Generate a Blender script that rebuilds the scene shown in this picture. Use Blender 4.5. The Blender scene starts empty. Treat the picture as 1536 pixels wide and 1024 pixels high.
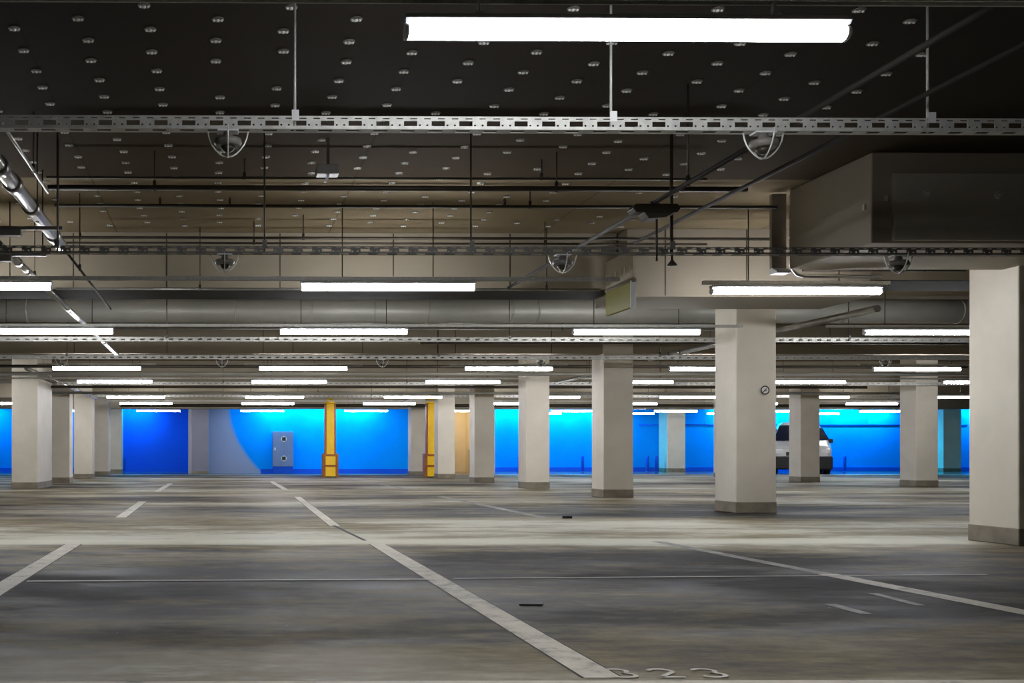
import bpy, math, random
from mathutils import Vector
random.seed(7)
C = bpy.context.scene.collection
SC = bpy.context.scene
PI = math.pi
F, CX, CY, HC = 1450.0, 350.0, 680.0, 0.74      # focal length and principal point in pixels, camera height
YAW = math.radians(0.6)
CEIL = 2.89                                      # ceiling underside

def ray(px, py):
    u, w = (px - CX) / F, (CY - py) / F
    return Vector((math.sin(YAW) + u * math.cos(YAW), math.cos(YAW) - u * math.sin(YAW), w))
def at_y(px, py, Y):
    d = ray(px, py); t = Y / d.y
    return Vector((d.x * t, Y, HC + d.z * t))
def at_z(px, py, z=0.0):
    d = ray(px, py); t = (z - HC) / d.z
    return Vector((d.x * t, d.y * t, z))

# ------------------------------------------------------------------ materials
def S(r, g, b):
    f = lambda c: (c / 255 / 12.92) if c / 255 <= .04045 else ((c / 255 + .055) / 1.055) ** 2.4
    return (f(r), f(g), f(b), 1)
class NT:
    def __init__(s, name):
        s.m = bpy.data.materials.new(name); s.m.use_nodes = True
        s.t = s.m.node_tree; s.t.nodes.clear()
        s.out = s.n('ShaderNodeOutputMaterial'); s.b = s.n('ShaderNodeBsdfPrincipled')
        s.l(s.b.outputs[0], s.out.inputs[0])
    def n(s, ty, **k):
        o = s.t.nodes.new(ty)
        for a, v in k.items(): setattr(o, a, v)
        return o
    def l(s, a, b): s.t.links.new(a, b)
    def co(s, scale=(1, 1, 1), kind='Object'):
        tc = s.n('ShaderNodeTexCoord'); mp = s.n('ShaderNodeMapping')
        mp.inputs['Scale'].default_value = scale
        s.l(tc.outputs[kind], mp.inputs[0]); return mp.outputs[0]
    def pos(s, scale=(1, 1, 1)):
        g = s.n('ShaderNodeNewGeometry'); mp = s.n('ShaderNodeMapping')
        mp.inputs['Scale'].default_value = scale
        s.l(g.outputs['Position'], mp.inputs[0]); return mp.outputs[0]
    def noise(s, vec, scale, detail=4, rough=.6):
        o = s.n('ShaderNodeTexNoise'); o.inputs['Scale'].default_value = scale
        o.inputs['Detail'].default_value = detail; o.inputs['Roughness'].default_value = rough
        s.l(vec, o.inputs['Vector']); return o.outputs['Fac']
    def ramp(s, fac, stops):
        o = s.n('ShaderNodeValToRGB'); e = o.color_ramp.elements
        while len(e) < len(stops): e.new(.5)
        for i, (p, c) in enumerate(stops):
            e[i].position = p; e[i].color = c if len(c) == 4 else (*c, 1)
        s.l(fac, o.inputs[0]); return o.outputs[0]
    def mix(s, fac, a, b, mode='MIX'):
        o = s.n('ShaderNodeMix', data_type='RGBA', blend_type=mode)
        for v, i in ((fac, 0), (a, 6), (b, 7)):
            if hasattr(v, 'is_output'): s.l(v, o.inputs[i])
            else: o.inputs[i].default_value = v
        return o.outputs[2]
    def math(s, op, a, b=0.0, c=0.0, clamp=False):
        o = s.n('ShaderNodeMath', operation=op, use_clamp=clamp)
        for i, v in enumerate((a, b, c)):
            if hasattr(v, 'is_output'): s.l(v, o.inputs[i])
            else: o.inputs[i].default_value = v
        return o.outputs[0]
    def bump(s, h, strength=.2, dist=.01):
        o = s.n('ShaderNodeBump'); o.inputs['Strength'].default_value = strength; o.inputs['Distance'].default_value = dist
        s.l(h, o.inputs['Height']); s.l(o.outputs[0], s.b.inputs['Normal'])
    def set(s, color=None, rough=None, metal=None):
        for v, k in ((color, 'Base Color'), (rough, 'Roughness'), (metal, 'Metallic')):
            if v is None: continue
            if hasattr(v, 'is_output'): s.l(v, s.b.inputs[k])
            else: s.b.inputs[k].default_value = v
        return s.m

def speckled(name, c0, c1, scale=3.0, rough=.6, metal=0.0, bump=.1, stretch=(1, 1, 1)):
    q = NT(name); v = q.pos(stretch)
    f = q.noise(v, scale, 5)
    col = q.ramp(f, [(.3, c0), (.7, c1)])
    if bump: q.bump(q.noise(v, scale * 12, 3), bump, .004)
    return q.set(col, rough, metal)
def emitter(name, col, strength):
    q = NT(name)
    q.b.inputs['Emission Color'].default_value = (*col, 1); q.b.inputs['Emission Strength'].default_value = strength
    return q.set((.8, .8, .8, 1), .4)

M = {}
M['pillar'] = speckled('pillar_paint', S(206, 198, 183), S(222, 215, 200), 1.3, .6)
M['plinth'] = speckled('plinth_paint', S(112, 104, 90), S(146, 137, 120), 4, .7)
q = NT('ceiling_panel'); g = q.n('ShaderNodeNewGeometry'); sp = q.n('ShaderNodeSeparateXYZ'); q.l(g.outputs['Position'], sp.inputs[0])
f = q.noise(q.pos((.3, 1, 1)), .6)
seam = q.math('LESS_THAN', q.math('ABSOLUTE', q.math('SUBTRACT', q.math('FRACT', q.math('DIVIDE', sp.outputs['X'], 2.06)), .5)), .004)
dk = q.ramp(f, [(.3, S(50, 45, 41)), (.7, S(57, 51, 46))]); lt = q.ramp(f, [(.3, S(120, 108, 87)), (.7, S(132, 119, 97))]); md = q.ramp(f, [(.3, S(67, 58, 47)), (.7, S(74, 65, 53))])  # tones darken towards the viewer, weaker light put into the panel colour
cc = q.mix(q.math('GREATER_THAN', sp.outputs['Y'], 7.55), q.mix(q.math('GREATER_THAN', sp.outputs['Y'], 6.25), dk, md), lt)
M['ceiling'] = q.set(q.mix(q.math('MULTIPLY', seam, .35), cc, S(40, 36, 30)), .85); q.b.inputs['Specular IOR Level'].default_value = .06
M['beam'] = speckled('beam_concrete', S(134, 125, 107), S(147, 137, 119), .9, .75, stretch=(.5, 1, 1))
M['bracket'] = speckled('bracket_steel', S(156, 147, 130), S(170, 160, 142), 3, .6)
M['shade_sheet'] = speckled('soffit_shade', S(46, 44, 42), S(54, 52, 49), 2, .9); M['shade_sheet'].node_tree.nodes['Principled BSDF'].inputs['Specular IOR Level'].default_value = .05
M['wallshaded'] = speckled('shaded_white_paint', S(124, 124, 142), S(134, 134, 152), 1.5, .7)  # white pilaster, its lavender shade put into the colour
M['beampale'] = speckled('beam_pale', S(116, 107, 92), S(125, 116, 101), .9, .75)
M['darkbox'] = speckled('dark_concrete', S(138, 128, 112), S(148, 138, 121), 1.4, .6)
M['boxpanel'] = speckled('grey_panel', S(164, 157, 143), S(174, 167, 153), 1.4, .6)
M['galv'] = speckled('galvanised_steel', S(176, 176, 172), S(206, 206, 200), 25, .45, .25, 0)
M['pipe'] = speckled('pipe_steel', S(150, 150, 148), S(185, 183, 178), 8, .3, .85, 0)
M['dark'] = speckled('dark_steel', S(50, 44, 36), S(66, 58, 46), 9, .5, .3, 0)
M['rod'] = speckled('threaded_rod', S(52, 48, 42), S(72, 66, 58), 60, .45, .5, 0)
M['fixing'] = speckled('fixing_zinc', S(225, 225, 220), S(245, 245, 240), 30, .35, .35, 0)
M['washerplate'] = speckled('fixing_washer', S(110, 108, 104), S(150, 148, 143), 3, .4, .6, 0)
M['conduit'] = speckled('black_conduit', S(34, 30, 26), S(42, 38, 33), 9, .75, 0, 0)
M['darktray'] = speckled('weathered_tray', S(92, 90, 85), S(112, 110, 104), 14, .55, .2, 0)
M['white'] = speckled('white_plastic', S(205, 205, 205), S(218, 218, 218), 6, .45, 0, 0)
M['housing'] = speckled('lamp_housing', S(150, 152, 155), S(166, 168, 170), 6, .5, 0, 0)
M['tube'] = emitter('lamp_diffuser', (.96, .97, 1.0), 84)
M['washer'] = emitter('blue_lamp_diffuser', (.0, .56, 1.0), 270)
M['warm'] = emitter('warm_lamp_diffuser', (1.0, .86, .62), 60)
M['duct'] = speckled('duct_steel', S(150, 150, 142), S(172, 170, 160), 1.2, .5, .35, .05)
M['yellow'] = speckled('yellow_paint', S(246, 196, 16), S(255, 208, 30), 5, .45)
M['amber'] = speckled('amber_paint', S(150, 82, 8), S(172, 98, 14), 6, .5)
M['black'] = speckled('black_rubber', S(16, 16, 17), S(26, 26, 27), 20, .6)
M['sign'] = speckled('olive_sign', S(116, 112, 12), S(130, 124, 20), 5, .5)
M['cream'] = speckled('cream_plaster', S(232, 216, 182), S(244, 228, 194), 2, .7)
M['wallwhite'] = speckled('white_plaster', S(196, 198, 205), S(212, 213, 218), 1.5, .65)
M['blue'] = speckled('blue_wall_paint', S(0, 138, 240), S(0, 145, 246), 1, .95, 0, .04)
M['blue'].node_tree.nodes['Principled BSDF'].inputs['Specular IOR Level'].default_value = .1
M['bluedark'] = speckled('dark_blue_paint_and_shade', S(0, 74, 206), S(0, 82, 214), 1, .9)
M['steelblue'] = speckled('cabinet_paint', S(96, 120, 168), S(106, 130, 176), 3, .45)
M['van'] = speckled('van_paint', S(190, 188, 186), S(200, 198, 196), 2, .25, .2, 0)
M['detector'] = speckled('detector_plastic', S(112, 108, 102), S(122, 118, 112), 6, .45, 0, 0)
M['line'] = None

def grey_wall():
    return speckled('wall_concrete', S(150, 146, 138), S(172, 168, 158), .8, .75)
M['grey'] = grey_wall()

# blue wall with a white left end; the curved rim of blue light is painted in
q = NT('blue_wall_light_rim'); g = q.n('ShaderNodeNewGeometry'); sp = q.n('ShaderNodeSeparateXYZ')
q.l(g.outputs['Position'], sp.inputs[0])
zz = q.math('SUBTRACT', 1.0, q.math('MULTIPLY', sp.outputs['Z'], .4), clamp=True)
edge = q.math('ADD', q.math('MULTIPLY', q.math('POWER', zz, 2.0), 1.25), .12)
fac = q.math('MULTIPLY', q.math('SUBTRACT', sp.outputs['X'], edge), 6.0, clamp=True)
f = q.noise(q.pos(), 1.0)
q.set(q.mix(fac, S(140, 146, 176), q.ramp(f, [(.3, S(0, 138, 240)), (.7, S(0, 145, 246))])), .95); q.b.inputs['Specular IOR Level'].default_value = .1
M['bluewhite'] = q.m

# floor: worn concrete with stains, paler smooth aisle
q = NT('garage_floor')
p1 = q.pos((.42, 1.0, 1))
big = q.noise(p1, .55, 5, .6)
mid = q.noise(q.pos((.55, 1.7, 1)), 1.9, 6, .68)
fine = q.noise(q.pos((.8, 1.6, 1)), 9, 6, .7)
g = q.n('ShaderNodeNewGeometry'); sp = q.n('ShaderNodeSeparateXYZ'); q.l(g.outputs['Position'], sp.inputs[0])
wob = q.math('ADD', sp.outputs['Y'], q.math('MULTIPLY', q.math('SUBTRACT', mid, .5), 1.1))
yn = q.math('DIVIDE', wob, 40.0)
# wear by distance along the garage: bays are oil-stained, the aisle is trowelled pale
wear = q.ramp(yn, [(.0, (.76,)*3), (.082, (.66,)*3), (.110, (.34,)*3), (.145, (.14,)*3), (.178, (.38,)*3), (.205, (.90,)*3),
                   (.262, (.80,)*3), (.285, (.30,)*3), (.325, (.26,)*3), (.36, (.80,)*3), (.41, (.34,)*3), (.48, (.72,)*3), (.58, (.4,)*3), (.68, (.75,)*3), (.8, (.4,)*3)])
wv = q.math('ADD', wear, q.math('MULTIPLY', q.math('SUBTRACT', big, .5), 2.0))
wv = q.math('ADD', wv, q.math('MULTIPLY', q.math('SUBTRACT', mid, .5), 1.5))
wv = q.math('ADD', wv, q.math('MULTIPLY', q.math('SUBTRACT', fine, .5), .55), clamp=True)
col = q.ramp(wv, [(.0, S(50, 49, 49)), (.25, S(76, 73, 69)), (.55, S(126, 116, 94)), (.8, S(156, 149, 129)), (1.0, S(190, 187, 172))])
sd = q.math('ABSOLUTE', q.math('ADD', q.math('SUBTRACT', sp.outputs['Y'], 8.1), q.math('MULTIPLY', q.math('SUBTRACT', mid, .5), .18)))
sf = q.math('MULTIPLY', q.math('SUBTRACT', .34, sd), 5.0, clamp=True)
sf = q.math('MULTIPLY', sf, q.math('MULTIPLY', q.math('SUBTRACT', 6.3, sp.outputs['X']), 8.0, clamp=True))
sf = q.math('MULTIPLY', sf, q.math('ADD', .55, q.math('MULTIPLY', fine, .8)), clamp=True)
col = q.mix(sf, col, S(206, 204, 188))
spots = q.n('ShaderNodeTexVoronoi'); spots.inputs['Scale'].default_value = 2.3; q.l(q.pos((1, 1.3, 1)), spots.inputs['Vector'])
sm = q.math('MULTIPLY', q.math('LESS_THAN', spots.outputs['Distance'], .045), q.math('GREATER_THAN', fine, .5))
col = q.mix(q.math('MULTIPLY', sm, .75), col, S(38, 34, 30))
sp2 = q.n('ShaderNodeTexVoronoi'); sp2.inputs['Scale'].default_value = 3.1; q.l(q.pos((1, 1.2, 1)), sp2.inputs['Vector'])
sm2 = q.math('LESS_THAN', sp2.outputs['Distance'], .022)
col = q.mix(q.math('MULTIPLY', sm2, .6), col, S(205, 200, 188))
rg = q.ramp(mid, [(.3, (.55,)*3), (.7, (.8,)*3)]); q.l(q.math('ADD', .03, q.math('MULTIPLY', q.math('SUBTRACT', big, .44, clamp=True), 2.0, clamp=True)), q.b.inputs['Specular IOR Level'])
gl = q.math('SUBTRACT', sp.outputs['Y'], 33.6, clamp=True)
rg = q.mix(gl, rg, (.16, .16, .16, 1))
sl = q.b.inputs['Specular IOR Level'].links[0].from_socket
q.l(q.math('ADD', sl, q.math('MULTIPLY', gl, .6)), q.b.inputs['Specular IOR Level'])
q.bump(fine, .12, .004)
M['floor'] = q.set(col, rg)

q = NT('worn_line_paint')
w = q.noise(q.pos((1, 1, 1)), 9, 6, .7); w2 = q.noise(q.pos((1.5, .5, 1)), 1.3, 3)
k = q.math('ADD', w, q.math('MULTIPLY', w2, .6))
q.set(q.ramp(k, [(.55, S(110, 104, 95)), (.74, S(186, 178, 160)), (1.0, S(206, 199, 182))]), .6)
M['line'] = q.m
q = NT('faint_line_paint')
w = q.noise(q.pos((1, 1, 1)), 5, 6, .7)
q.set(q.ramp(w, [(.42, S(84, 80, 73)), (.62, S(134, 129, 119))]), .6); M['faint'] = q.m
M['number'] = speckled('number_paint', S(170, 163, 148), S(212, 206, 190), 12, .6)
M['strip'] = speckled('pale_screed_strip', S(196, 194, 176), S(226, 222, 204), 1.5, .5)
M['joint'] = speckled('joint_filler', S(165, 160, 152), S(215, 210, 200), 2.5, .6)
M['crack'] = speckled('line_edge_dirt', S(40, 38, 36), S(60, 57, 52), 5, .8)
q = NT('dark_glass'); M['glass'] = q.set((.012, .014, .03, 1), .08)

# ------------------------------------------------------------------ mesh builder
class MB:
    def __init__(s): s.v = []; s.f = []; s.mi = []; s.sm = []; s.cur = 0
    def face(s, ids, smooth=False): s.f.append(ids); s.mi.append(s.cur); s.sm.append(smooth)
    def box(s, x0, x1, y0, y1, z0, z1):
        b = len(s.v)
        s.v += [(x0,y0,z0),(x1,y0,z0),(x1,y1,z0),(x0,y1,z0),(x0,y0,z1),(x1,y0,z1),(x1,y1,z1),(x0,y1,z1)]
        for q in ((0,3,2,1),(4,5,6,7),(0,1,5,4),(1,2,6,5),(2,3,7,6),(3,0,4,7)): s.face([b+i for i in q])
        return s
    def quad(s, *p):
        b = len(s.v); s.v += [tuple(x) for x in p]; s.face([b+i for i in range(len(p))]); return s
    def prism(s, poly, a0, a1, axis='x'):
        # poly: 2D outline; extruded along the axis
        b = len(s.v); n = len(poly)
        def P(u, w, a): return {'x': (a, u, w), 'y': (u, a, w), 'z': (u, w, a)}[axis]
        s.v += [P(u, w, a0) for u, w in poly] + [P(u, w, a1) for u, w in poly]
        s.face([b+i for i in range(n)][::-1]); s.face([b+n+i for i in range(n)])
        for i in range(n):
            j = (i+1) % n; s.face([b+i, b+j, b+n+j, b+n+i])
        return s
    def tube(s, pts, r, n=10, cap=True):
        pts = [Vector(p) for p in pts]; base = len(s.v); m = len(pts)
        rs = r if isinstance(r, (list, tuple)) else [r]*m
        d0 = (pts[1]-pts[0]).normalized()
        up = Vector((0,0,1)) if abs(d0.z) < .9 else Vector((1,0,0))
        for i, p in enumerate(pts):
            d = ((pts[min(i+1,m-1)]-pts[max(i-1,0)])).normalized()
            a = d.cross(up)
            if a.length < 1e-4: a = d.cross(Vector((0,1,0)))
            a.normalize(); c = a.cross(d).normalized()
            for k in range(n):
                t = 2*PI*k/n; s.v.append(tuple(p + a*math.cos(t)*rs[i] + c*math.sin(t)*rs[i]))
        for i in range(m-1):
            for k in range(n):
                k2 = (k+1) % n
                s.face([base+i*n+k, base+i*n+k2, base+(i+1)*n+k2, base+(i+1)*n+k], True)
        if cap:
            s.face([base+k for k in range(n)][::-1]); s.face([base+(m-1)*n+k for k in range(n)])
        return s
    def lathe(s, prof, c=(0,0,0), n=16):
        # prof: list of (radius, z), around the vertical through c
        base = len(s.v); m = len(prof)
        for r, z in prof:
            for k in range(n):
                t = 2*PI*k/n; s.v.append((c[0]+r*math.cos(t), c[1]+r*math.sin(t), c[2]+z))
        for i in range(m-1):
            for k in range(n):
                k2 = (k+1) % n
                s.face([base+i*n+k, base+i*n+k2, base+(i+1)*n+k2, base+(i+1)*n+k], True)
        s.face([base+k for k in range(n)][::-1]); s.face([base+(m-1)*n+k for k in range(n)])
        return s
    def build(s, name, mat, parent=None, loc=None, bevel=0):
        me = bpy.data.meshes.new(name)
        o = Vector(loc) if loc is not None else Vector((0,0,0))
        me.from_pydata([tuple(Vector(v)-o) for v in s.v], [], s.f)
        for m in (mat if isinstance(mat, (list, tuple)) else [mat]): me.materials.append(m)
        for i, p in enumerate(me.polygons): p.material_index = s.mi[i]; p.use_smooth = s.sm[i]
        me.update()
        ob = bpy.data.objects.new(name, me); C.objects.link(ob)
        if parent is not None: ob.parent = parent
        ob.location = o
        if bevel:
            b = ob.modifiers.new('bevel', 'BEVEL'); b.width = bevel; b.segments = 2; b.limit_method = 'ANGLE'
        return ob
def grid_plate(xs, ys, hole, P):
    """a thin plate as a grid of cells, some left open as slots; P maps (u, v) to a point"""
    m = MB(); idx = {}
    def vid(i, j):
        if (i, j) not in idx: idx[(i, j)] = len(m.v); m.v.append(P(xs[i], ys[j]))
        return idx[(i, j)]
    for i in range(len(xs)-1):
        for j in range(len(ys)-1):
            if not hole(i, j): m.face([vid(i,j), vid(i+1,j), vid(i+1,j+1), vid(i,j+1)])
    return m

def tag(o, label, cat, group=None):
    o['label'] = label; o['category'] = cat
    if group: o['group'] = group
    return o
def thing(name, loc, label, cat, group=None):
    o = bpy.data.objects.new(name, None); C.objects.link(o); o.location = loc; o.empty_display_size = .1
    return tag(o, label, cat, group)
def struct(name, m, mat, bevel=0):
    o = m.build(name, mat, bevel=bevel); o['kind'] = 'structure'; return o
def copy_tree(o, loc, label=None):
    c = o.copy(); C.objects.link(c); c.location = loc
    if label: c['label'] = label
    for ch in list(o.children):
        d = ch.copy(); C.objects.link(d); d.parent = c
        for g in list(ch.children):
            e = g.copy(); C.objects.link(e); e.parent = d
    return c
ORD = ['first', 'second', 'third', 'fourth', 'fifth', 'sixth', 'seventh', 'eighth', 'ninth', 'tenth', 'eleventh']

# ------------------------------------------------------------------ setting
XL, XR, YB, YW, YE = -14.0, 34.0, -5.0, 36.0, 40.0
floor = struct('floor', MB().box(XL-.3, XR+.3, YB-.3, 43.0, -.2, 0), M['floor'])
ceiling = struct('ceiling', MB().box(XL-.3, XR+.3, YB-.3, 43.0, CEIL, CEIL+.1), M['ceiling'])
struct('wall_left', MB().box(XL-.3, XL, YB, 43.0, 0, CEIL), M['grey'])
struct('wall_right', MB().box(XR, XR+.3, YB, 43.0, 0, CEIL), M['grey'])
struct('wall_front', MB().box(XL, XR, YB-.3, YB, 0, CEIL), M['grey'])
# far wall: recess at the left, blue bay, stair lobby opening, long blue wall at the right
m = MB()
m.cur = 0; m.box(-1.05, 6.95, YW, YW+.25, 0, CEIL)                      # blue with the white end, rim of blue light painted in
m.cur = 1; m.box(XL, -4.2, 38.5, 38.75, 0, CEIL)
m.box(10.2, XR, YE, YE+.25, 0, CEIL)
m.cur = 2; m.box(-4.2, -1.05, 38.5, 38.75, 0, CEIL)                     # recess, its weaker light put into a darker blue
m.cur = 3; m.box(6.95, 8.35, YW, YW+.25, 0, CEIL); m.box(9.6, 10.15, YW, YW+.25, 0, CEIL)
m.box(8.35, 9.6, YW, YW+.25, 2.3, CEIL)
m.box(10.0, 10.2, YW+.25, YE+.25, 0, CEIL); m.box(-1.3, -1.05, YW, 38.5, 0, CEIL); 
m.cur = 4; m.box(8.0, 10.0, 39.4, 39.6, 0, CEIL); m.box(7.9, 8.1, YW+.25, 39.4, 0, CEIL); m.box(9.9, 10.0, YW+.25, 39.4, 0, CEIL)
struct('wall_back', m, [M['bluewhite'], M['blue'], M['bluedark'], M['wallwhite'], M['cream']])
m = MB(); m.box(1.4, 6.95, YW-.02, YW, 0, .17); m.box(-4.2, -1.3, 38.46, 38.5, 0, .2); m.box(10.2, XR, YE-.04, YE, 0, .17); m.box(XL, -4.2, 38.46, 38.5, 0, .17)
struct('baseboard_back', m, M['bluedark'])

# ------------------------------------------------------------------ floor markings (paint on the floor, parts of it)
def strip_on_floor(name, pts, width, mat, z=.002):
    """a painted band along a floor polyline of world points"""
    m = MB(); n = len(pts); L = []; R = []
    for i, p in enumerate(pts):
        d = (Vector(pts[min(i+1,n-1)]) - Vector(pts[max(i-1,0)])); d.z = 0; d.normalize()
        s = Vector((-d.y, d.x, 0)) * width/2
        L.append(Vector(p)+s); R.append(Vector(p)-s)
    for i in range(n-1):
        a, b, c, d = R[i], R[i+1], L[i+1], L[i]
        for t in (a, b, c, d): t.z = z
        m.quad(a, b, c, d)
    return m.build(name, mat, floor)
def bay(px0, py0, px1, py1, w=.125, mat='line'):
    a, b = at_z(px0, py0), at_z(px1, py1)
    if mat == 'line':
        strip_on_floor('line_edge', [a, b], w+.018, M['crack'], .001)
    strip_on_floor('bay_line', [a, b], w, M[mat], .002)
bay(905, 1017, 566, 816); bay(503, 789, 446, 745, .11); strip_on_floor('line_edge', [at_z(548, 811), at_z(500, 788)], .035, M['crack'], .0025); bay(430, 735, 407, 722)
bay(-230, 1022, 110, 816); bay(181, 776, 214, 752); bay(236, 737, 256, 725)
bay(2070, 1022, 1240, 861); bay(1240, 861, 985, 812, .1, 'faint')
bay(815, 776, 660, 744, .12, 'faint'); bay(612, 734, 570, 726, .1, 'faint')
bay(1380, 908, 1310, 890, .05, 'faint'); bay(1300, 921, 1245, 906, .06, 'faint')
y0 = at_z(700, 1020).y
strip_on_floor('end_line', [(-3.5, y0-.07, 0), (6.5, y0-.10, 0)], .14, M['line'])
strip_on_floor('floor_joint', [at_z(40, 872), at_z(640, 869)], .04, M['joint'], .0035)
strip_on_floor('floor_joint', [at_z(680, 868), at_z(1480, 862)], .025, M['joint'], .0035)
# the number of the bay
def ribbon(m, pts, w, z):
    n = len(pts); L = []; R = []
    for i in range(n):
        p = Vector(pts[i]); d = (Vector(pts[min(i+1, n-1)]) - Vector(pts[max(i-1, 0)])).normalized()
        q_ = Vector((-d.y, d.x)) * w/2; L.append(p+q_); R.append(p-q_)
    for i in range(n-1): m.quad((*R[i], z), (*R[i+1], z), (*L[i+1], z), (*L[i], z))
def arc(cx, cy, rx, ry, a0, a1, n=10): return [(cx+rx*math.cos(math.radians(a0+(a1-a0)*i/n)), cy+ry*math.sin(math.radians(a0+(a1-a0)*i/n))) for i in range(n+1)]
three = arc(.042, .098, .036, .028, 155, -75) + arc(.042, .038, .042, .033, 80, -155)
two = arc(.042, .092, .038, .034, 165, -20) + [(.060, .062), (.004, .006)]
c = at_z(1011, 1017)
for k, (strokes, x) in enumerate(((three, -.150), (two, 0.0), (three, .150))):
    m = MB()
    for st in ((strokes,) if strokes is three else (two, [(-.002, .008), (.088, .008)])): ribbon(m, st, .017, .003 + .0002*k)
    o = m.build('bay_number', M['number'], floor); o.location = (c.x + x - .045, c.y, 0)

# ceiling fixings: round plates in staggered rows, parts of the ceiling
spots = []
for n_ in range(-3, 15):
    x = -1.06 + .344*n_
    for j in range(0, 18):
        y = 4.645 + .262*j + (.131 if n_ % 2 else 0)
        if y > 9.2 or random.random() < .1: continue
        spots.append((x + random.uniform(-.015, .015), y + random.uniform(-.01, .01)))
spots.sort(key=lambda s: s[1])
prof = [(.030, 0), (.030, -.003), (.025, -.0055), (.015, -.007), (.012, -.014), (.001, -.016)]
def fixing(m, x=0, y=0, z=0):
    m.cur = 0; m.lathe([(.031, 0), (.031, -.003), (.027, -.005), (.012, -.006)], (x, y, z), 12)
    m.cur = 1
    for dx, rr in ((-.019, .0075), (0, .011), (.019, .0075)):
        m.lathe([(rr, -.004), (rr*.95, -.008), (rr*.7, -.0125), (rr*.2, -.0145)], (x+dx, y, z), 8)
    return m
proto = fixing(MB()).build('fixing_plate', [M['washerplate'], M['fixing']], ceiling)
for i, (x, y) in enumerate(spots[:100]):
    o = proto if i == 0 else proto.copy()
    if i: C.objects.link(o); o.parent = ceiling
    o.location = (x, y, CEIL)
m = MB()
for x, y in spots[100:]: fixing(m, x, y, CEIL)
o = m.build('fixing_plates', [M['washerplate'], M['fixing']], ceiling); o['kind'] = 'stuff'

# ------------------------------------------------------------------ beams
def beam(x0, x1, y0, y1, z0, label, mat='beam', joints=(), shade_sheet=False):
    t = thing('ceiling_beam', ((x0+x1)/2, y0, CEIL), label, 'beam')
    MB().box(x0, x1, y0, y1, z0, CEIL-.002).build('beam_body', M[mat], t, None).location = (-t.location.x, -t.location.y, -t.location.z)
    if shade_sheet: MB().box(x0+.02, x1-.02, y0+.015, y1-.01, z0-.006, z0+.004).build('soffit_shade_sheet', M['shade_sheet'], t).location = (-t.location.x, -t.location.y, -t.location.z)  # thin dark sheet added for the shade under the beam
    if joints:
        m = MB()
        for j in joints: m.box(j-.006, j+.006, y0-.003, y0+.002, z0+.01, CEIL-.01)
        m.build('panel_joint', M['dark'], t).location = (-t.location.x, -t.location.y, -t.location.z)
    return t
jx = [at_y(p, 400, 9.4).x for p in (110, 250, 420, 590, 765)]
beam(XL+.01, 3.84, 9.4, 10.0, HC+1.600, 'wide grey downstand beam right behind the second row of lights, spanning the left', joints=jx, shade_sheet=True)
beam(3.86, 6.2, 9.2, 9.98, HC+1.50, 'short pale beam block to the right of the hanging olive sign', 'beampale', [at_y(998, 400, 9.2).x, at_y(1120, 400, 9.2).x])
beam(6.22, XR-.02, 9.4, 10.0, HC+1.70, 'brownish beam behind the thin pipes, left of the right-edge pillar', shade_sheet=True)
jx = [at_y(p, 525, 16.05).x for p in (110, 250, 395, 440, 545, 658, 685, 830)]
beam(XL+.01, XR-.01, 16.14, 16.58, HC+1.67, 'grey beam across the hall above the third pillar from the right edge', joints=jx)
beam(XL+.01, XR-.01, 22.4, 22.9, HC+1.66, 'distant grey beam across the hall, second from the blue wall but one')
beam(XL+.01, XR-.01, 28.62, 29.0, HC+1.66, 'distant grey beam across the hall, second nearest to the blue wall')
beam(XL+.01, XR-.01, 34.9, 35.3, HC+1.62, 'farthest grey beam, right in front of the blue wall')

# dark concrete box over the right-edge pillar
t = thing('downstand_box', (6.8, 6.84, HC+1.5), 'big dark box beam above the right-edge pillar', 'beam')
L = t.location
def loc_parts(o): o.location = (-L[0], -L[1], -L[2])
loc_parts(MB().box(4.62, 10.5, 6.84, 7.84, HC+1.50, CEIL-.002).build('box_body', M['darkbox'], t, bevel=.01))
loc_parts(MB().box(4.76, 10.5, 6.81, 6.84, HC+1.515, HC+1.99).build('front_panel', M['boxpanel'], t, bevel=.004))
for px, py in ((1390, 290), (1497, 292), (1365, 217), (1441, 219)):
    p = at_y(px, py, 6.81)
    m = MB(); m.tube([(p.x, 6.815, p.z), (p.x, 6.80, p.z)], .03, 12); m.tube([(p.x, 6.81, p.z), (p.x, 6.775, p.z)], .012, 8)
    loc_parts(m.build('bolt', M['galv'], t))
for px, py in ((1328, 298), (1296, 311), (1337, 216)):
    p = at_y(px, py, 6.84); loc_parts(MB().box(p.x-.008, p.x+.008, 6.825, 6.845, p.z-.02, p.z+.02).build('clip', M['galv'], t))

# pale angled upstand left of the box
t = thing('edge_panel', (4.53, 7.9, HC+1.49), 'tall pale grey panel standing at the left end of the dark box beam', 'panel')
MB().box(-.03, .09, -.02, .02, .03, CEIL-HC-1.49-.02).build('sheet', M['beampale'], t, bevel=.004)
MB().prism([(-.02, .03), (-.09, -.005), (-.09, -.02), (.02, -.02), (.02, .03)], -.03, .09).build('folded_foot', M['white'], t)

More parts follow.
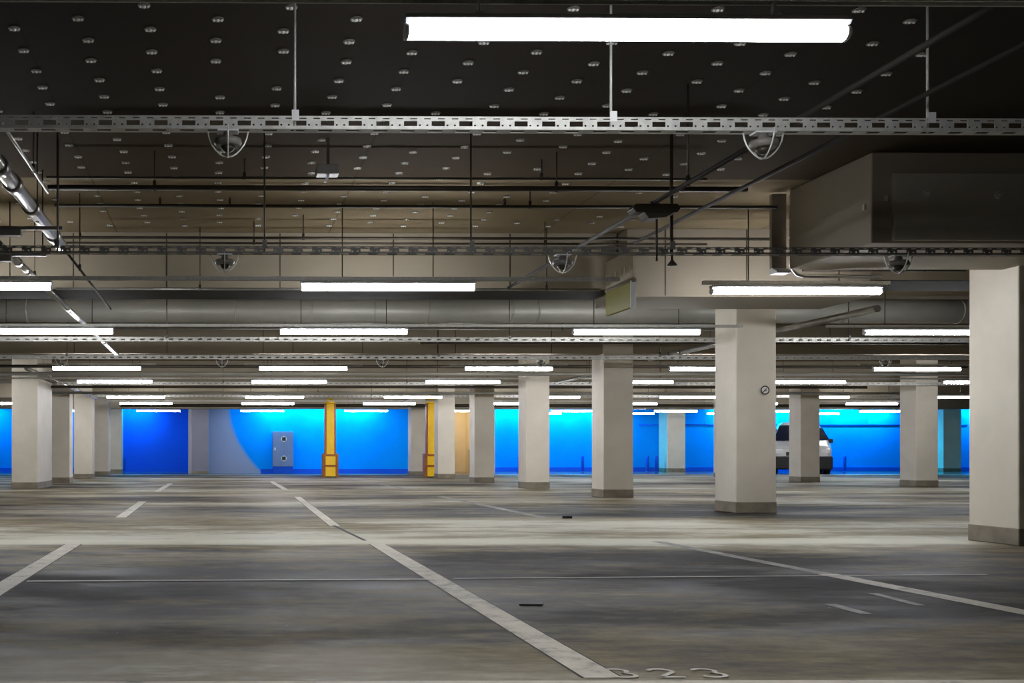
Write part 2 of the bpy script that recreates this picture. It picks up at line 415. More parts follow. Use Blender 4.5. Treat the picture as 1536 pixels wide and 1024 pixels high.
# ------------------------------------------------------------------ pillars
def pillar(x0, y0, w, d, label, mat='pillar', plinth=.14):
    t = thing('pillar', (x0+w/2, y0+d/2, 0), label, 'pillar', 'painted concrete pillars')
    MB().box(-w/2, w/2, -d/2, d/2, 0, CEIL-.002).build('shaft', M[mat], t, bevel=.012)
    MB().box(-w/2-.006, w/2+.006, -d/2-.006, d/2+.006, .001, plinth).build('plinth', M['plinth'], t, bevel=.008)
    return t
RX = 6.36; RY = [7.66, 11.92, 16.1, 20.25, 24.4, 28.55, 32.7]
RL = ['largest pale pillar at the right edge, under the dark box beam',
      'pale pillar carrying a small round sign on its front face',
      'pillar with dark front, next left of the one with the round sign',
      'pale pillar second to the left of the one with the round sign',
      'narrow grey pillar just right of the warm lit doorway',
      'pale pillar just left of the warm lit doorway, behind the right yellow post',
      'dark slim far pillar just left of the right yellow post']
for y, l in zip(RY, RL): pillar(RX, y, .5, .52, l)
QL = ['pale far pillar with shaded left side, first left of the right-edge pillar',
      'dark fronted far pillar standing before the white van',
      'far pillar mostly hidden behind the left edge of the round-sign pillar']
for y, px, l in zip((21.5, 24.95, 29.9), (1374, 1201, 1083), QL): pillar(at_y(px, 700, y).x, y, .5, .52, l)
LX = -4.41
LLb = ['broad pale pier at the left edge of the photo', 'dark fronted pillar immediately right of the left-edge pier',
       'pale pillar third from the left edge', 'dark narrow pillar fourth from the left edge', 'pale far pillar at the left side of the blue recess']
for y, d, l in zip((20.2, 24.4, 28.6, 32.7, 36.9), (1.7, .52, .52, .52, .52), LLb): pillar(LX, y, .54, d, l)
a = at_y(1001, 700, 39.2).x; b = at_y(1028, 700, 39.2).x
pillar(a, 39.2, b-a, .78, 'pale pilaster on the blue wall left of the round-sign pillar')
a = at_y(1415, 700, 39.2).x; b = at_y(1442, 700, 39.2).x
pillar(a, 39.2, b-a, .78, 'pale pilaster on the blue wall beside the right-edge pillar')
pillar(-1.15, 35.3, .62, .69, 'shaded white pilaster between the blue recess and the white wall', 'wallshaded', .1)

# round sign on the pillar
p = at_y(1147, 585, 11.92)
t = thing('round_sign', (p.x, 11.918, p.z), 'small round black ringed sign with a diagonal mark on a pale pillar', 'sign')
def disc(r, y0, y1, n=32): return [(r*math.cos(2*PI*k/n), r*math.sin(2*PI*k/n)) for k in range(n)]
MB().prism(disc(.052, 0, 0), -.006, 0, 'y').build('sign_plate', M['white'], t)
m = MB(); n = 40
for k in range(n):
    a0, a1 = 2*PI*k/n, 2*PI*(k+1)/n
    m.quad(*[(r*math.cos(a), -.0075, r*math.sin(a)) for r, a in ((.042, a0), (.042, a1), (.056, a1), (.056, a0))])
m.build('ring', M['black'], t)
m = MB(); ca, sa = math.cos(.75), math.sin(.75)
m.quad(*[(u*ca - w*sa, -.0078, u*sa + w*ca) for u, w in ((-.045, -.005), (.03, -.005), (.03, .006), (-.045, .005))])
m.quad((-.004, -.0077, -.012), (.022, -.0077, -.012), (.022, -.0077, -.004), (-.004, -.0077, -.004))
m.build('mark', M['black'], t)

# ------------------------------------------------------------------ tube lights
ZL = HC + 1.42
def make_light():
    t = thing('tube_light', (0, 0, ZL), 'x', 'light', 'tube lights of the garage ceiling')
    hl = .75
    # round tube below a slim housing
    prof = [(.029*math.sin(2*PI*k/16), .024*math.cos(2*PI*k/16)-.001) for k in range(16)]
    MB().prism(prof, -hl+.012, hl-.012).build('diffuser', M['tube'], t)
    MB().prism([(-.022, .0245), (-.030, .036), (-.030, .05), (.030, .05), (.030, .036), (.022, .0245)], -hl, hl).build('housing', M['housing'], t)
    for s in (-1, 1):
        x0, x1 = sorted((s*(hl-.012), s*hl))
        MB().prism([(u*1.08, w*1.05) for u, w in prof], x0, x1).build('end_cap', M['white'], t)
        MB().box(s*.5-.015, s*.5+.015, -.024, .024, .05, .0605).build('mounting_clip', M['galv'], t)
    return t
base = make_light()
rows = [('nearest', 3.25, HC+1.42, [1.36]),
        ('second', 8.27, HC+1.42, [-2.21, 1.41, 5.02]),
        ('third', 11.3, HC+1.42, [1.41+3.44*k for k in range(-1, 3)]),
        ('fourth', 16.36, HC+1.435, [1.355+3.49*k for k in range(-1, 4)]),
        ('fifth', 19.2, HC+1.42, [1.31+3.46*k for k in range(-1, 5)]),
        ('sixth', 24.68, HC+1.44, [1.31+3.54*k for k in range(-1, 4)] + [15.97, 19.70]),
        ('seventh', 27.5, HC+1.42, [1.27+3.46*k for k in range(-2, 6)]),
        ('eighth', 32.95, HC+1.45, [1.33+3.54*k for k in range(-2, 7)]),
        ('ninth', 35.75, HC+1.48, [11.8+3.46*k for k in range(0, 4)])]
first = True
for rn, y0_, z0_, xs in rows:
    for i, x in enumerate(xs):
        y, z = y0_, z0_
        if rn == 'sixth' and i >= 5: y, z = 25.65, HC+1.503
        if len(xs) == 1: lab = 'glowing tube light nearest to the viewer, at the top of the picture'
        else: lab = f'glowing tube light in the {rn} row from the viewer, {ORD[i]} from the left'
        if rn == 'ninth': lab = f'glowing tube light in the ninth row, right before the blue wall, {ORD[i]} from left'
        yy, zz = y, z
        if rn == 'second' and i == 2: yy = 8.42
        if first: base.location = (x, yy, zz); base['label'] = lab; first = False
        else: copy_tree(base, (x, yy, zz), lab)

copy_tree(base, (-5.61, 19.2, HC+1.42), 'unseen tube light added out of view on the left to light the left-edge pier')  # extra lamp out of view, added to brighten the pier
# rails that carry the lamp rows, hung from the ceiling on thin rods
def rail(y, z, x0, x1, rods, label):
    t = thing('lamp_rail', ((x0+x1)/2, y, z), label, 'rail', 'rails carrying the tube lights')
    a, b = x0-(x0+x1)/2, x1-(x0+x1)/2
    MB().prism([(-.02, 0), (-.02, .03), (.02, .03), (.02, 0), (.014, 0), (.014, .022), (-.014, .022), (-.014, 0)], a, b).build('channel', M['galv'], t)
    for x in rods:
        MB().tube([(x-t.location.x, 0, .03), (x-t.location.x, 0, CEIL-z)], .005, 6).build('hanger_rod', M['rod'], t)
    return t
RAILS = [('nearest', [(-1.5, 4.2)]), ('second', [(-3.2, 3.4)]), ('third', [(-3.2, 6.1), (7.1, 9.6)]), ('fourth', None), ('fifth', [(-6.6, 6.1), (7.1, 16.5)]),
         ('sixth', None), ('seventh', [(-3.4, 6.1), (7.1, 15.0), (16.2, 20.0)]), ('eighth', None)]
for (rn, y, z, xs), (rn2, segs) in zip(rows, RAILS):
    if segs is None:
        for i, x in enumerate(xs):
            far = rn == 'sixth' and i >= 5
            rail(25.65 if far else y, (HC+1.503 if far else z)+.061, x-1.0, x+1.0, [x-.6, x+.6], f'short steel rail over the {ORD[i]} tube light from the left in the {rn} row')
        continue
    for i, (x0, x1) in enumerate(segs):
        rods = [x+q_*(.39 if rn == 'second' else .5) for x in xs for q_ in (-1, 1) if x0 < x+q_*.5 < x1]
        zr = z+.061
        l = f'thin steel rail carrying the {rn} row of tube lights' + (' from the viewer' if len(segs) == 1 else f', {ORD[i]} stretch from the left')
        t = rail(y, zr + (.042 if rn == 'nearest' else 0), x0, x1, rods, l)
        if rn == 'nearest':
            for q_ in (-1, 1): MB().box(1.36+q_*.5-t.location.x-.003, 1.36+q_*.5-t.location.x+.003, -.01, .01, -.0415, 0).build('lamp_clip', M['galv'], t)
rail(8.42, HC+1.481, 4.2, 5.84, [4.6, 5.4], 'short steel rail over the tube light in front of the round-sign pillar')

# ------------------------------------------------------------------ perforated cable trays
def tray(y, z, x0, x1, rods, label, ztop=None, mat='galv', Hh=.056, back=True):
    """front edge at y, underside at z"""
    W, P_ = .055, .125
    t = thing('cable_tray', (x0, y, z), label, 'cable tray', 'perforated cable trays')
    n = int((x1-x0)/P_)
    xs = []; kinds = []
    for k in range(n):
        for a, c in ((.0, 's'), (.030, 'L'), (.093, 's')): xs.append(k*P_+a); kinds.append(c)
    xs.append(n*P_)
    grid_plate(xs, [0, .012, .040, W], lambda i, j: kinds[i] == 'L' and j == 1, lambda u, v: (u, v, 0)).build('tray_bed', M[mat], t)
    xs2 = []; k2 = []
    for k in range(n):
        # large slot, two small holes beside it, and a row of short dashes above
        for a, c in ((0, ''), (.006, 'd'), (.016, 'dS'), (.025, 'd'), (.034, 'd'), (.036, ''), (.040, 'L'), (.068, 'Ld'), (.098, 'Ld'), (.1, ''), (.107, 'S'), (.116, '')):
            xs2.append(k*P_+a); k2.append(c)
    xs2.append(n*P_)
    zs = [q_*Hh/.056 for q_ in (0, .012, .020, .035, .043, .048, .056)]
    def hole(i, j): return ('L' in k2[i] and j in (1, 2)) or ('S' in k2[i] and j == 1) or ('d' in k2[i] and j == 4)
    for yy in ((0, W) if back else (0,)):
        grid_plate(xs2, zs, hole, lambda u, v: (u, yy, v)).build('tray_side', M[mat], t)
    for o in t.children:
        s = o.modifiers.new('sheet', 'SOLIDIFY'); s.thickness = .0025
    for x in rods:
        u = x-x0
        MB().tube([(u, W/2, 0), (u, W/2, (ztop or CEIL)-z)], .006 if ztop is None else .006, 8).build('hanger_rod', M['rod'] if y > 5 else M['galv'], t)
        MB().box(u-.016, u+.016, -.004, -.0018, .034, .082).build('rod_bracket', M['white' if y < 5 else 'darktray'], t)
    return t
def xat(px, y, py=400): return at_y(px, py, y).x
Y1, Z1 = 4.35, HC+488*4.35/F
tray(Y1, Z1, -2.6, 5.2, [xat(p, Y1) for p in (443, 920, 1398)], 'nearest perforated cable tray spanning the upper part of the picture', back=False)
Y2, Z2 = 6.25, HC+1.298
tray(Y2, Z2, -3.4, 6.6, [xat(p, Y2) for p in (85, 397, 708, 1009)], 'second cable tray, passing below the dark box beam', None, 'darktray', .044, False)
Y3 = 12.6; Z3 = HC+168.5*12.6/F
tray(Y3, Z3, -6.0, 13.5, [xat(p, Y3) for p in (-60, 250, 765, 1275)], 'third cable tray, level with the third row of lights')
Y4 = 14.6; Z4 = HC+142*14.6/F
tray(Y4, Z4, -6.0, 16, [xat(p, Y4) for p in (100, 658, 990)], 'fourth cable tray, just above the fourth row of lights')
tray(21.0, HC+1.50, -3.6, 22, [0, 4, 8, 12, 16], 'fifth cable tray, between the fifth and sixth rows of lights')
tray(26.0, HC+1.52, -3.6, 25, [0, 4, 8, 12, 16, 20], 'farthest cable tray, before the seventh row of lights')

# detectors with wire guards below the trays
def make_detector():
    t = thing('ceiling_detector', (0, 0, 0), 'x', 'detector', 'wire guarded detectors below the cable trays')
    MB().box(-.048, .048, -.03, .03, -.008, 0).build('mounting_plate', M['white'], t, bevel=.002)
    MB().lathe([(.020, -.008), (.024, -.030), (.060, -.040), (.064, -.056), (.054, -.072)], n=24).build('body', M['detector'], t)
    MB().lathe([(.034, -.072), (.026, -.088), (.012, -.098), (.002, -.100)], n=16).build('sensor_dome', M['dark'], t)
    for k in range(4):
        a = k*PI/2
        pts = [(r*math.cos(a), r*math.sin(a), z) for r, z in ((.092, -.004), (.085, -.035), (.074, -.062), (.058, -.084), (.040, -.102), (.022, -.114), (.004, -.118))]
        MB().tube(pts, .0035, 6).build('guard_wire', M['fixing'], t)
    return t
det = make_detector()
dl = [(342, Y1, Z1, 'guarded detector under the nearest cable tray, the left one'),
      (1150, Y1, Z1, 'guarded detector under the nearest cable tray, the right one'),
      (337, Y2, Z2, 'guarded detector under the second cable tray, leftmost of three'),
      (846, Y2, Z2, 'guarded detector under the second cable tray, middle of three'),
      (1352, Y2, Z2, 'guarded detector under the dark box beam, rightmost of three'),
      (92, Y4, Z4, 'small guarded detector under the fourth cable tray, above the leftmost fourth-row light'),
      (333, Y4, Z4, 'small guarded detector under the fourth tray, second from the left'),
      (574, Y4, Z4, 'small guarded detector under the fourth tray, third from the left'),
      (813, Y4, Z4, 'small guarded detector under the fourth tray, fourth from the left'),
      (1330, Y4, Z4, 'small guarded detector under the fourth tray, rightmost')]
for i, (px, y, z, l) in enumerate(dl):
    loc = (xat(px, y), y+.0275, z-.003)
    if i == 0: det.location = loc; det['label'] = l
    else: copy_tree(det, loc, l)

# ------------------------------------------------------------------ pipes and conduits
def pipe(name, pts, r, mat, label, cat='pipe', group=None, collars=(), n=12, hangers=(), collar_mat=None):
    o = Vector(pts[0]); t = thing(name, o, label, cat, group)
    MB().tube([Vector(p)-o for p in pts], r, n).build('pipe_run', M[mat], t)
    for c, d in collars:
        c = Vector(c)-o; d = Vector(d).normalized()
        MB().tube([c-d*r*1.1, c+d*r*1.1], r*1.22, n).build('coupling', M[collar_mat or mat], t)
    for h in hangers:
        h = Vector(h)-o
        m = MB(); m.tube([h, (h.x, h.y, CEIL-o.z)], .005, 6); m.tube([h-Vector((0, 0, r+.004)), h+Vector((0, 0, r+.03))], .012, 8)
        m.build('hanger', M['rod'], t)
    return t
# across the hall, in front of the first beam
def across(py, y, r, px0, px1, label, mat='dark', hang=(), heads=()):
    a, b = at_y(px0, py, y), at_y(px1, py, y); b.z = a.z
    if not hang: hang = (px0*.7+px1*.3, px0*.25+px1*.75)
    t = pipe('sprinkler_pipe' if heads else 'pipe', [a, b], r, mat, label, hangers=[(xat(p, y, py), y, a.z) for p in hang])
    for px in heads:
        h = Vector((xat(px, y, py), y, a.z))-a
        m = MB(); m.lathe([(.011, 0), (.011, .03), (.016, .034), (.008, .05), (.004, .06)], (h.x, h.y, h.z+r*.8), 10)
        m.build('sprinkler_head', M['dark'], t)
    return t
across(281, 6.87, .020, 72, 1120, 'thick dark pipe across the ceiling, middle of the three front pipes', hang=(232, 835))
across(266, 7.05, .009, 70, 1060, 'thin dark conduit across the ceiling just above a thicker pipe')
across(308, 7.8, .014, 82, 1165, 'dark sprinkler pipe with upright heads across the brown ceiling', heads=(240, 345, 757), hang=(795,))
across(356, 8.7, .013, 85, 1165, 'dark pipe across the ceiling right above the second cable tray', hang=(120, 455))
across(364, 8.95, .010, 90, 1060, 'thin dark pipe just below another above the second cable tray')
# behind the dark box at the right
across(396, 9.05, .012, 1200, 1448, 'upper of three thin pipes between the dark box and the right-edge pillar', hang=(1300,))
across(405, 9.12, .012, 1204, 1448, 'middle of three thin pipes between the dark box and the right-edge pillar')
# far runs
across(433, 9.2, .012, 84, 900, 'steel pipe along the lower edge of the wide grey beam', 'pipe', hang=(300, 820))
across(484, 13.9, .013, 150, 1075, 'thin steel pipe above the third cable tray, upper of two', 'pipe')
across(493, 13.6, .013, 150, 1075, 'thin steel pipe above the third cable tray, lower of two', 'pipe')
across(514, 15.2, .020, 630, 1450, 'dark pipe crossing just under the third cable tray', 'dark')
across(549, 17.8, .03, -40, 1450, 'grey pipe crossing just above the fourth row of lights', 'dark')
across(560, 18.4, .035, -40, 1450, 'pale pipe crossing just below the fourth row of lights', 'duct')
across(580, 21.8, .03, 60, 1300, 'dark pipe crossing between the fifth and sixth rows of lights', 'dark')
across(589, 23.3, .03, 60, 1450, 'grey pipe crossing just above the sixth row of lights', 'duct')
across(608, 30.5, .05, 180, 1350, 'dark far pipe crossing above the blue wall', 'dark')
a = at_y(958, 637, 39.975); b = at_y(1452, 637, 39.975); b.z = a.z
pipe('wall_pipe', [a, b], .022, 'bluedark', 'thin blue pipe running along the right blue wall near its top', hangers=[(20, 39.975, a.z), (26.8, 39.975, a.z)])

# round ventilation duct across the hall
zc = HC+1.955
a = Vector((-9, 13.2, zc)); b = Vector((20, 13.2, zc))
t = pipe('ventilation_duct', [a, b], .165, 'duct', 'round grey ventilation duct running across behind the second row of lights', 'duct', n=28)
for px in (42, 250, 352, 466, 560, 640, 765, 804, 1260, 1435):
    x = xat(px, 13.2, 465)-a.x
    m = MB(); m.tube([(x-.012, 0, 0), (x+.012, 0, 0)], .171, 28); m.build('duct_seam', M['duct'], t)

# conduits running away from the viewer
def along(name, px, py, z, y0, y1, r, mat, label, cat='pipe', collars=(), hangers=()):
    k = (px-335)/(680-py); X = k*(z-HC)
    return pipe(name, [(X, y0, z), (X, y1, z)], r, mat, label, cat, None, [((X, c, z), (0, 1, 0)) for c in collars], 12, [(X, c, z) for c in hangers])
along('conduit', 1398, 62, HC+1.573, 2.6, 9.15, .014, 'conduit', 'upper left of two long dark conduits running back from the top right', 'conduit', hangers=(5.6,))
along('conduit', 1280, 197, HC+1.573, 2.6, 7.2, .012, 'conduit', 'lower right of two long dark conduits running back from the top right', 'conduit', hangers=(3.4,))
along('drain_pipe', 24, 281, HC+1.60, 3.4, 7.5, .045, 'pipe', 'thick shiny steel pipe running back at the upper left', 'pipe', collars=(5.4, 5.75, 6.3, 7.1), hangers=(6.5,))
along('steel_pipe', 24, 390, HC+1.56, 7.2, 15.2, .029, 'pipe', 'shiny steel pipe running back behind the leftmost second-row light', 'pipe', collars=(7.9, 10.4, 11.6, 13.6), hangers=(8.6,))
along('conduit', 40, 240, HC+1.78, 4.8, 6.6, .010, 'pipe', 'short pale conduit at the upper left corner, above the thick steel pipe', 'conduit', hangers=(6.1,))
along('conduit', 117, 400, HC+1.522, 7.3, 10.2, .010, 'conduit', 'dark conduit dropping past the wide grey beam at the left', 'conduit', hangers=(8.0,))
along('steel_pipe', 985, 536, HC+1.57, 10.4, 16.0, .04, 'pipe', 'shiny pipe running back between the dark fronted and the round-sign pillars', 'pipe', collars=(14.9, 15.3), hangers=(14, 15.6))
along('steel_pipe', 865, 567, HC+1.61, 18.3, 22.2, .04, 'pipe', 'shiny far pipe seen between the dark fronted pillar and the next pale one', 'pipe', collars=(19.4,), hangers=(20,))
along('steel_pipe', 120, 587, HC+1.61, 18.3, 28.4, .04, 'pipe', 'shiny pipe running back beside the left row of pillars', 'pipe', collars=(22, 24), hangers=(20, 25))

# vertical pipe at the left end of the dark box, with a bend
p = at_y(1187, 300, 7.96)
zt, zb = CEIL-.01, HC+1.53
pts = [(p.x, 7.96, zt), (p.x, 7.96, zb+.03), (p.x+.02, 7.96, zb-.01), (p.x+.05, 7.96, zb-.045), (p.x+.10, 7.96, zb-.06), (p.x+.75, 7.96, zb-.065)]
pipe('drop_pipe', pts, .016, 'pipe', 'pipe dropping at the left end of the dark box, then bending right', 'pipe',
     collars=[((p.x, 7.96, HC+2.08), (0, 0, 1)), ((p.x, 7.96, HC+1.95), (0, 0, 1)), ((p.x, 7.96, HC+1.8), (0, 0, 1))])

# dark junction fixture on the left conduit
X = (1398-335)/(680-62)*1.573
t = thing('junction_box', (X, 6.05, HC+1.5305), 'dark wide junction box hanging on the long dark conduit', 'junction box')
MB().prism([(-.15, 0), (-.13, -.025), (.13, -.025), (.15, 0), (.13, .028), (-.13, .028)], -.05, .05, 'y').build('cover', M['dark'], t, bevel=.004)
MB().prism([(-.08, -.025), (-.05, -.065), (.06, -.055), (.11, -.025)], -.05, .05, 'y').build('lower_box', M['dark'], t, bevel=.004)
MB().tube([(.02, 0, -.05), (.02, 0, -.32)], .007, 8).build('drop_rod', M['dark'], t)
for q_ in (-1, 1): MB().box(q_*.022-.005, q_*.022+.005, -.02, .02, .028, .05).build('mounting_tab', M['dark'], t)
p = at_y(1008, 376, 6.42)
t = thing('sprinkler_drop', (p.x, 6.42, HC+1.573), 'thin drop pipe ending in a flat dark cone, left of the dark box', 'sprinkler')
MB().tube([(0, 0, CEIL-HC-1.573), (0, 0, -.30)], .008, 8).build('pipe_run', M['dark'], t)
MB().lathe([(.008, -.28), (.012, -.29), (.034, -.315), (.030, -.32), (.004, -.322)], n=14).build('cone', M['dark'], t)
# brackets that carry the pipes at the upper left
for Y, z, px0, px1, lab in ((6.62, HC+1.515, -60, 94, 'dark bracket under the thick shiny steel pipe at the upper left'), (7.35, HC+1.485, -60, 70, 'dark bracket frame below the end of the thick steel pipe')):
    x0, x1 = xat(px0, Y), xat(px1, Y)
    t = thing('pipe_bracket', (x0, Y, z), lab, 'bracket', 'pipe brackets at the upper left')
    w = x1-x0
    MB().box(0, w, -.015, .015, .012, .036).build('strut', M['detector'], t, bevel=.003)
    for u in (.06, w-.03): MB().tube([(u, 0, .036), (u, 0, CEIL-z)], .006, 6).build('hanger_rod', M['rod'], t)
    MB().box(w*.35, w*.6, -.03, .03, -.03, .012).build('clamp_box', M['detector'], t, bevel=.004)
# small box with a pale blade on the ceiling pipe
p = at_y(492, 259, 6.6)
t = thing('ceiling_sensor', (p.x, 6.6, p.z), 'small brown ceiling box with a pale tilted blade', 'sensor')
MB().box(-.01, .01, -.01, .01, .04, CEIL-p.z-.001).build('ceiling_stem', M['dark'], t)
MB().box(-.08, .07, -.05, .05, -.02, .045).build('body', M['detector'], t, bevel=.004)
MB().prism([(-.008, -.02), (.012, -.02), (-.012, -.068), (-.03, -.068)], -.012, .0, 'y').build('blade', M['white'], t)

# hanging olive sign under a perforated bracket plate
X = 3.70
t = thing('hanging_sign', (X, 8.85, HC+1.57), 'olive yellow hanging sign seen obliquely below a perforated bracket plate', 'sign')
MB().box(-.02, .02, -.16, .42, -.25, -.02).build('sign_panel', M['sign'], t, bevel=.006)
MB().box(-.024, .024, -.172, -.158, -.26, -.01).build('sign_frame', M['white'], t)
MB().tube([(0, -.19, -.005), (0, .44, -.005)], .022, 12).build('top_tube', M['beampale'], t)
us = [-.17 + .62*i/24 for i in range(25)]; vs = [.015 + .26*j/8 for j in range(9)]
pl = grid_plate(us, vs, lambda i, j: i % 4 == 2 and j in (2, 3), lambda u, v: (0, u, v)).build('bracket_plate', M['bracket'], t)
sm_ = pl.modifiers.new('sheet', 'SOLIDIFY'); sm_.thickness = .006

# ------------------------------------------------------------------ yellow posts
def make_post():
    t = thing('yellow_post', (0, 0, 0), 'x', 'post', 'tall yellow posts by the blue wall')
    MB().box(-.125, .125, -.12, .12, .7, 2.30).build('shaft', M['yellow'], t, bevel=.02)
    for s in (-1, 1): MB().box(s*.125-.05, s*.125+.05, -.10, .10, .7, 2.28).build('side_rail', M['amber'], t, bevel=.01)
    MB().lathe([(.16, 2.30), (.17, 2.34), (.12, 2.40), (.05, 2.46), (.01, 2.47)], n=14).build('cap', M['yellow'], t)
    MB().box(-.16, .16, -.17, .15, 0.02, .70).build('guard', M['yellow'], t, bevel=.01)
    for s in (-1, 1): MB().box(s*.20-.045, s*.20+.045, -.18, .16, 0, .74).build('guard_post', M['amber'], t, bevel=.01)
    for z in (.36, .69): MB().box(-.24, .24, -.20, -.16, z-.03, z+.03).build('guard_bar', M['amber'], t, bevel=.006)
    MB().box(-.17, .17, -.18, .16, 0, .03).build('base', M['black'], t)
    return t
yp = make_post(); yp.location = (xat(495, 30.2, 700), 30.2, 0); yp['label'] = 'tall yellow post standing in front of the left blue wall'
copy_tree(yp, (xat(647, 30.1, 700), 30.1, 0), 'tall yellow post standing beside the far pillar by the warm doorway')

# ------------------------------------------------------------------ electrical cabinet on the blue wall
x0, x1 = xat(409, YW-.25, 680), xat(440, YW-.25, 680)
t = thing('electrical_cabinet', ((x0+x1)/2, YW-.14, 0), 'blue grey upright cabinet with two dark labels against the left blue wall', 'cabinet')
w = (x1-x0)/2
MB().box(-w, w, -.14, .13, .26, 1.56).build('body', M['steelblue'], t, bevel=.01)
MB().box(-w+.02, w-.02, -.10, .12, .0, .26).build('pedestal', M['bluedark'], t)
d = MB().box(-w+.03, w-.03, -.155, -.14, .29, 1.53).build('door', M['steelblue'], t, bevel=.004)
MB().box(-w+.06, -w+.11, -.18, -.155, .86, .96).build('handle', M['white'], d)
for z in (1.28, .56):
    MB().prism([(.03+.105*math.cos(2*PI*k/20), z+.105*math.sin(2*PI*k/20)) for k in range(20)], -.16, -.154, 'y').build('label_ring', M['white'], d)
    MB().box(-.04, .10, -.166, -.159, z-.07, z+.07).build('label', M['black'], d)

# low grey bollards along the wall, the blue light on them put into their colour
for i, (px, l) in enumerate(((779, 'short blue-lit bollard at the wall, left of the second pale pillar'), (874, 'short blue-lit bollard at the wall, left of the dark fronted pillar'),
        (971, 'left one of two short blue-lit bollards right of the dark fronted pillar'), (985, 'right one of two short blue-lit bollards right of the dark fronted pillar'),
        (1267, 'short blue-lit bollard at the wall right of the white van'))):
    x = xat(px, 39.4, 700)
    t = thing('bollard', (x, 39.4, 0), l, 'bollard', 'short bollards along the blue wall')
    MB().lathe([(.06, .02), (.06, .60), (.045, .64), (.01, .65)], n=14).build('tube', M['bluedark'], t)
    MB().lathe([(.09, 0), (.09, .02), (.06, .025)], n=14).build('foot', M['bluedark'], t)
x = xat(187, 38.2, 700); t = thing('bollard', (x, 38.1, 0), 'short blue-lit bollard at the left side of the blue recess', 'bollard', 'short bollards along the blue wall')
MB().lathe([(.05, .02), (.05, .60), (.04, .64), (.01, .65)], n=14).build('tube', M['bluedark'], t)
MB().lathe([(.09, 0), (.09, .02), (.06, .025)], n=14).build('foot', M['bluedark'], t)
x = xat(705, 37.5, 700); t = thing('door_post', (x+.05, 37.6, 0), 'dark low post inside the warm lit doorway', 'post')
MB().box(-.06, .06, -.06, .06, 0, .85).build('shaft', M['dark'], t, bevel=.01)
MB().box(-.07, .07, -.07, .07, .85, .88).build('cap', M['dark'], t, bevel=.01)

# blue wall washers along the wall tops and a warm lamp in the lobby
def washer(x, y, l):
    t = thing('wall_washer', (x, y, 2.74), l, 'light', 'blue wall washers')
    MB().box(-.6, .6, -.05, .05, 0, CEIL-2.742).build('housing', M['housing'], t, bevel=.005)
    MB().prism([(-.045, 0), (-.02, -.03), (.02, -.03), (.045, 0)], -.58, .58).build('diffuser', M['washer'], t)
for i, x in enumerate((1.9, 3.5, 5.1)): washer(x, 35.62, f'blue wall washer lamp at the top of the left blue wall, {ORD[i]} from the left')
for i, x in enumerate((11.0, 12.6, 14.2, 15.8, 21.0, 22.6, 24.2, 25.8, 27.2, 31.4, 33.0)): washer(x, 39.6, f'blue wall washer lamp at the top of the right blue wall, {ORD[i]} from the left')
for i, x in enumerate((-3.4,)): washer(x, 38.0, 'blue wall washer lamp at the top of the blue recess')
for i, x in enumerate((-9.5, -7.0)): washer(x, 38.0, f'blue wall washer lamp left of the left-edge pier, {ORD[i]} from the left')
t = thing('lobby_lamp', (9.0, 38.2, CEIL), 'warm glowing ceiling lamp in the doorway lobby', 'light')
MB().lathe([(.2, -.03), (.2, -.002)], n=20).build('base', M['white'], t)
MB().lathe([(.02, -.12), (.1, -.11), (.17, -.07), (.18, -.03)], n=20).build('shade', M['warm'], t)

# ------------------------------------------------------------------ white van, facing the viewer
VX, VY = xat(1203, 34.6, 700), 34.6
t = thing('van', (VX, VY, 0), 'white van parked facing the viewer before the blue wall', 'van'); t.rotation_euler = (0, 0, math.radians(-27))
st = [ # y, zbottom, zbelt, ztop, half width at sill, at belt, at top
    (0.00, .45, .78, .88, .78, .80, .70), (0.10, .38, .86, 1.02, .90, .92, .80), (0.55, .34, 1.00, 1.14, .93, .95, .84), (0.80, .34, 1.06, 1.20, .94, .96, .86),
    (1.45, .34, 1.12, 1.82, .95, .96, .58), (1.75, .34, 1.14, 1.92, .95, .96, .60), (3.8, .34, 1.14, 1.92, .95, .96, .60), (4.3, .38, 1.12, 1.80, .92, .94, .56)]
m = MB(); N = 10
for y, zb, zm, zt, a, b, c in st:
    for x, z in ((-a*.9, zb), (-a, zb+.1), (-b, zm), (-(c+.3*(b-c)), zm+(zt-zm)*.75), (-c*.9, zt), (c*.9, zt), (c+.3*(b-c), zm+(zt-zm)*.75), (b, zm), (a, zb+.1), (a*.9, zb)):
        m.v.append((x, y, z))
for i in range(len(st)-1):
    for k in range(N):
        k2 = (k+1) % N; m.face([i*N+k, i*N+k2, (i+1)*N+k2, (i+1)*N+k], True)
m.face([k for k in range(N)][::-1]); m.face([(len(st)-1)*N+k for k in range(N)])
body = m.build('body', M['van'], t, bevel=.01)
MB().quad((-.88, .80, 1.19), (.88, .80, 1.19), (.62, 1.43, 1.77), (-.62, 1.43, 1.77)).build('windscreen', M['glass'], t).location = (0, -.035, .03)
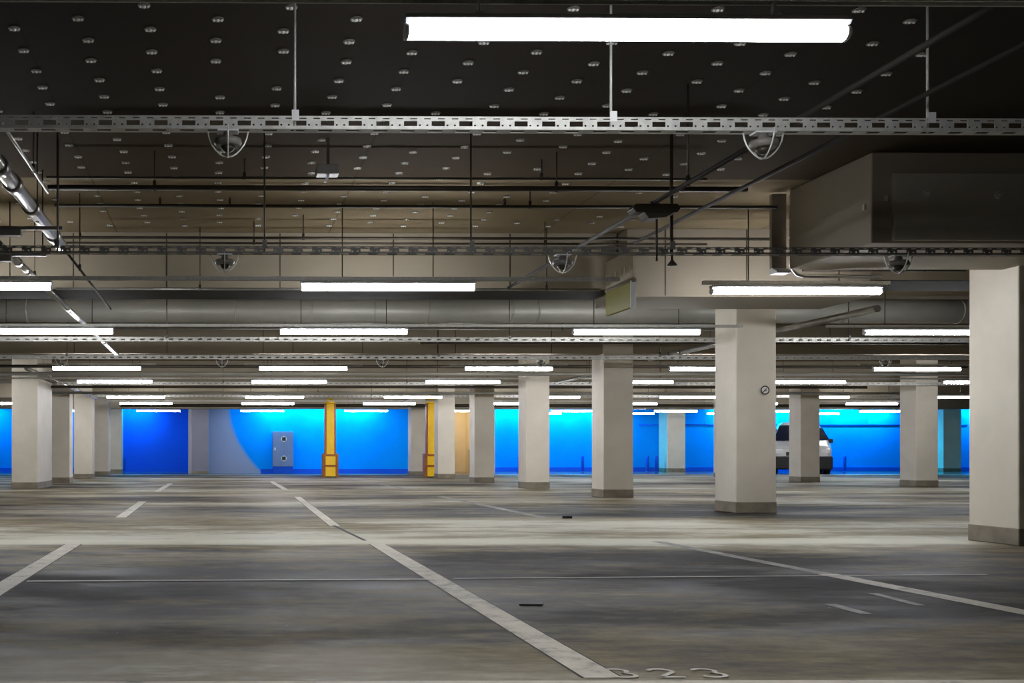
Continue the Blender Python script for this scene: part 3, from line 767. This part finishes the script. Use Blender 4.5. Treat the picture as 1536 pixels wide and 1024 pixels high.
for s in (-1, 1):
    MB().quad((s*.965, 1.05, 1.16), (s*.965, 2.4, 1.18), (s*.72, 2.4, 1.72), (s*.74, 1.6, 1.70)).build('side_window', M['glass'], t).location = (s*.02, 0, 0)
    MB().box(s*.72-.14, s*.72+.14, -.01, .12, .74, .90).build('headlight', M['white'], t, bevel=.03)
    mr = MB().box(s*.99-.06, s*.99+.06, .97, 1.06, 1.12, 1.28).build('mirror', M['black'], t, bevel=.03)
    for y in (.85, 3.5):
        w = MB().tube([(s*.72, y, .33), (s*.94, y, .33)], .33, 24).build('wheel', M['black'], t, bevel=.02)
        MB().tube([(s*.93, y, .33), (s*.955, y, .33)], .19, 16).build('rim', M['galv'], w)
MB().box(-.95, .95, -.06, .12, .16, .64).build('bumper', M['black'], t, bevel=.05)
MB().box(-.5, .5, -.03, .05, .66, .80).build('grille', M['black'], t, bevel=.02)
MB().box(-.26, .26, -.075, -.06, .40, .51).build('number_plate', M['white'], t)
for s in (-1, 1): MB().tube([(s*.55-.0, .78, 1.22), (s*.05, .88, 1.30)], .012, 6).build('wiper', M['black'], t)

# small litter on the floor
p = at_z(795, 907); m = MB().prism([(-.06, -.02), (.05, -.03), (.07, .01), (-.02, .035)], .0015, .008, 'z')
o = m.build('litter_scrap', M['black']); o.location = (p.x, p.y, 0); tag(o, 'small flat black scrap lying on the floor right of the long line', 'litter')
p = at_z(849, 777); m = MB().prism([(-.06, -.05), (.05, -.06), (.07, .03), (-.02, .06)], .003, .03, 'z')
o = m.build('litter_scrap', M['black']); o.location = (p.x, p.y, 0); tag(o, 'tiny dark scrap on the pale aisle left of the pillars', 'litter')

# ------------------------------------------------------------------ camera, world, view
cam = bpy.data.cameras.new('camera'); co = bpy.data.objects.new('camera', cam); C.objects.link(co)
co.location = (0, 0, HC); co.rotation_euler = (PI/2, 0, -YAW)
cam.sensor_fit = 'HORIZONTAL'; cam.sensor_width = 36; cam.lens = 36*F/1536
cam.shift_x = (768-CX)/1536; cam.shift_y = (CY-512)/1536; cam.clip_end = 200; cam.clip_start = .05
SC.camera = co
w = bpy.data.worlds.new('world'); SC.world = w; w.use_nodes = True
w.node_tree.nodes['Background'].inputs[0].default_value = (.02, .02, .022, 1); w.node_tree.nodes['Background'].inputs[1].default_value = 1
SC.view_settings.view_transform = 'Standard'; SC.view_settings.look = 'None'; SC.view_settings.gamma = 1
SC.view_settings.use_curve_mapping = False
SC.view_settings.exposure = 0.0
cy = SC.cycles
cy.use_denoising = True
cy.max_bounces = 8; cy.diffuse_bounces = 5; cy.glossy_bounces = 3
cy.sample_clamp_indirect = 8
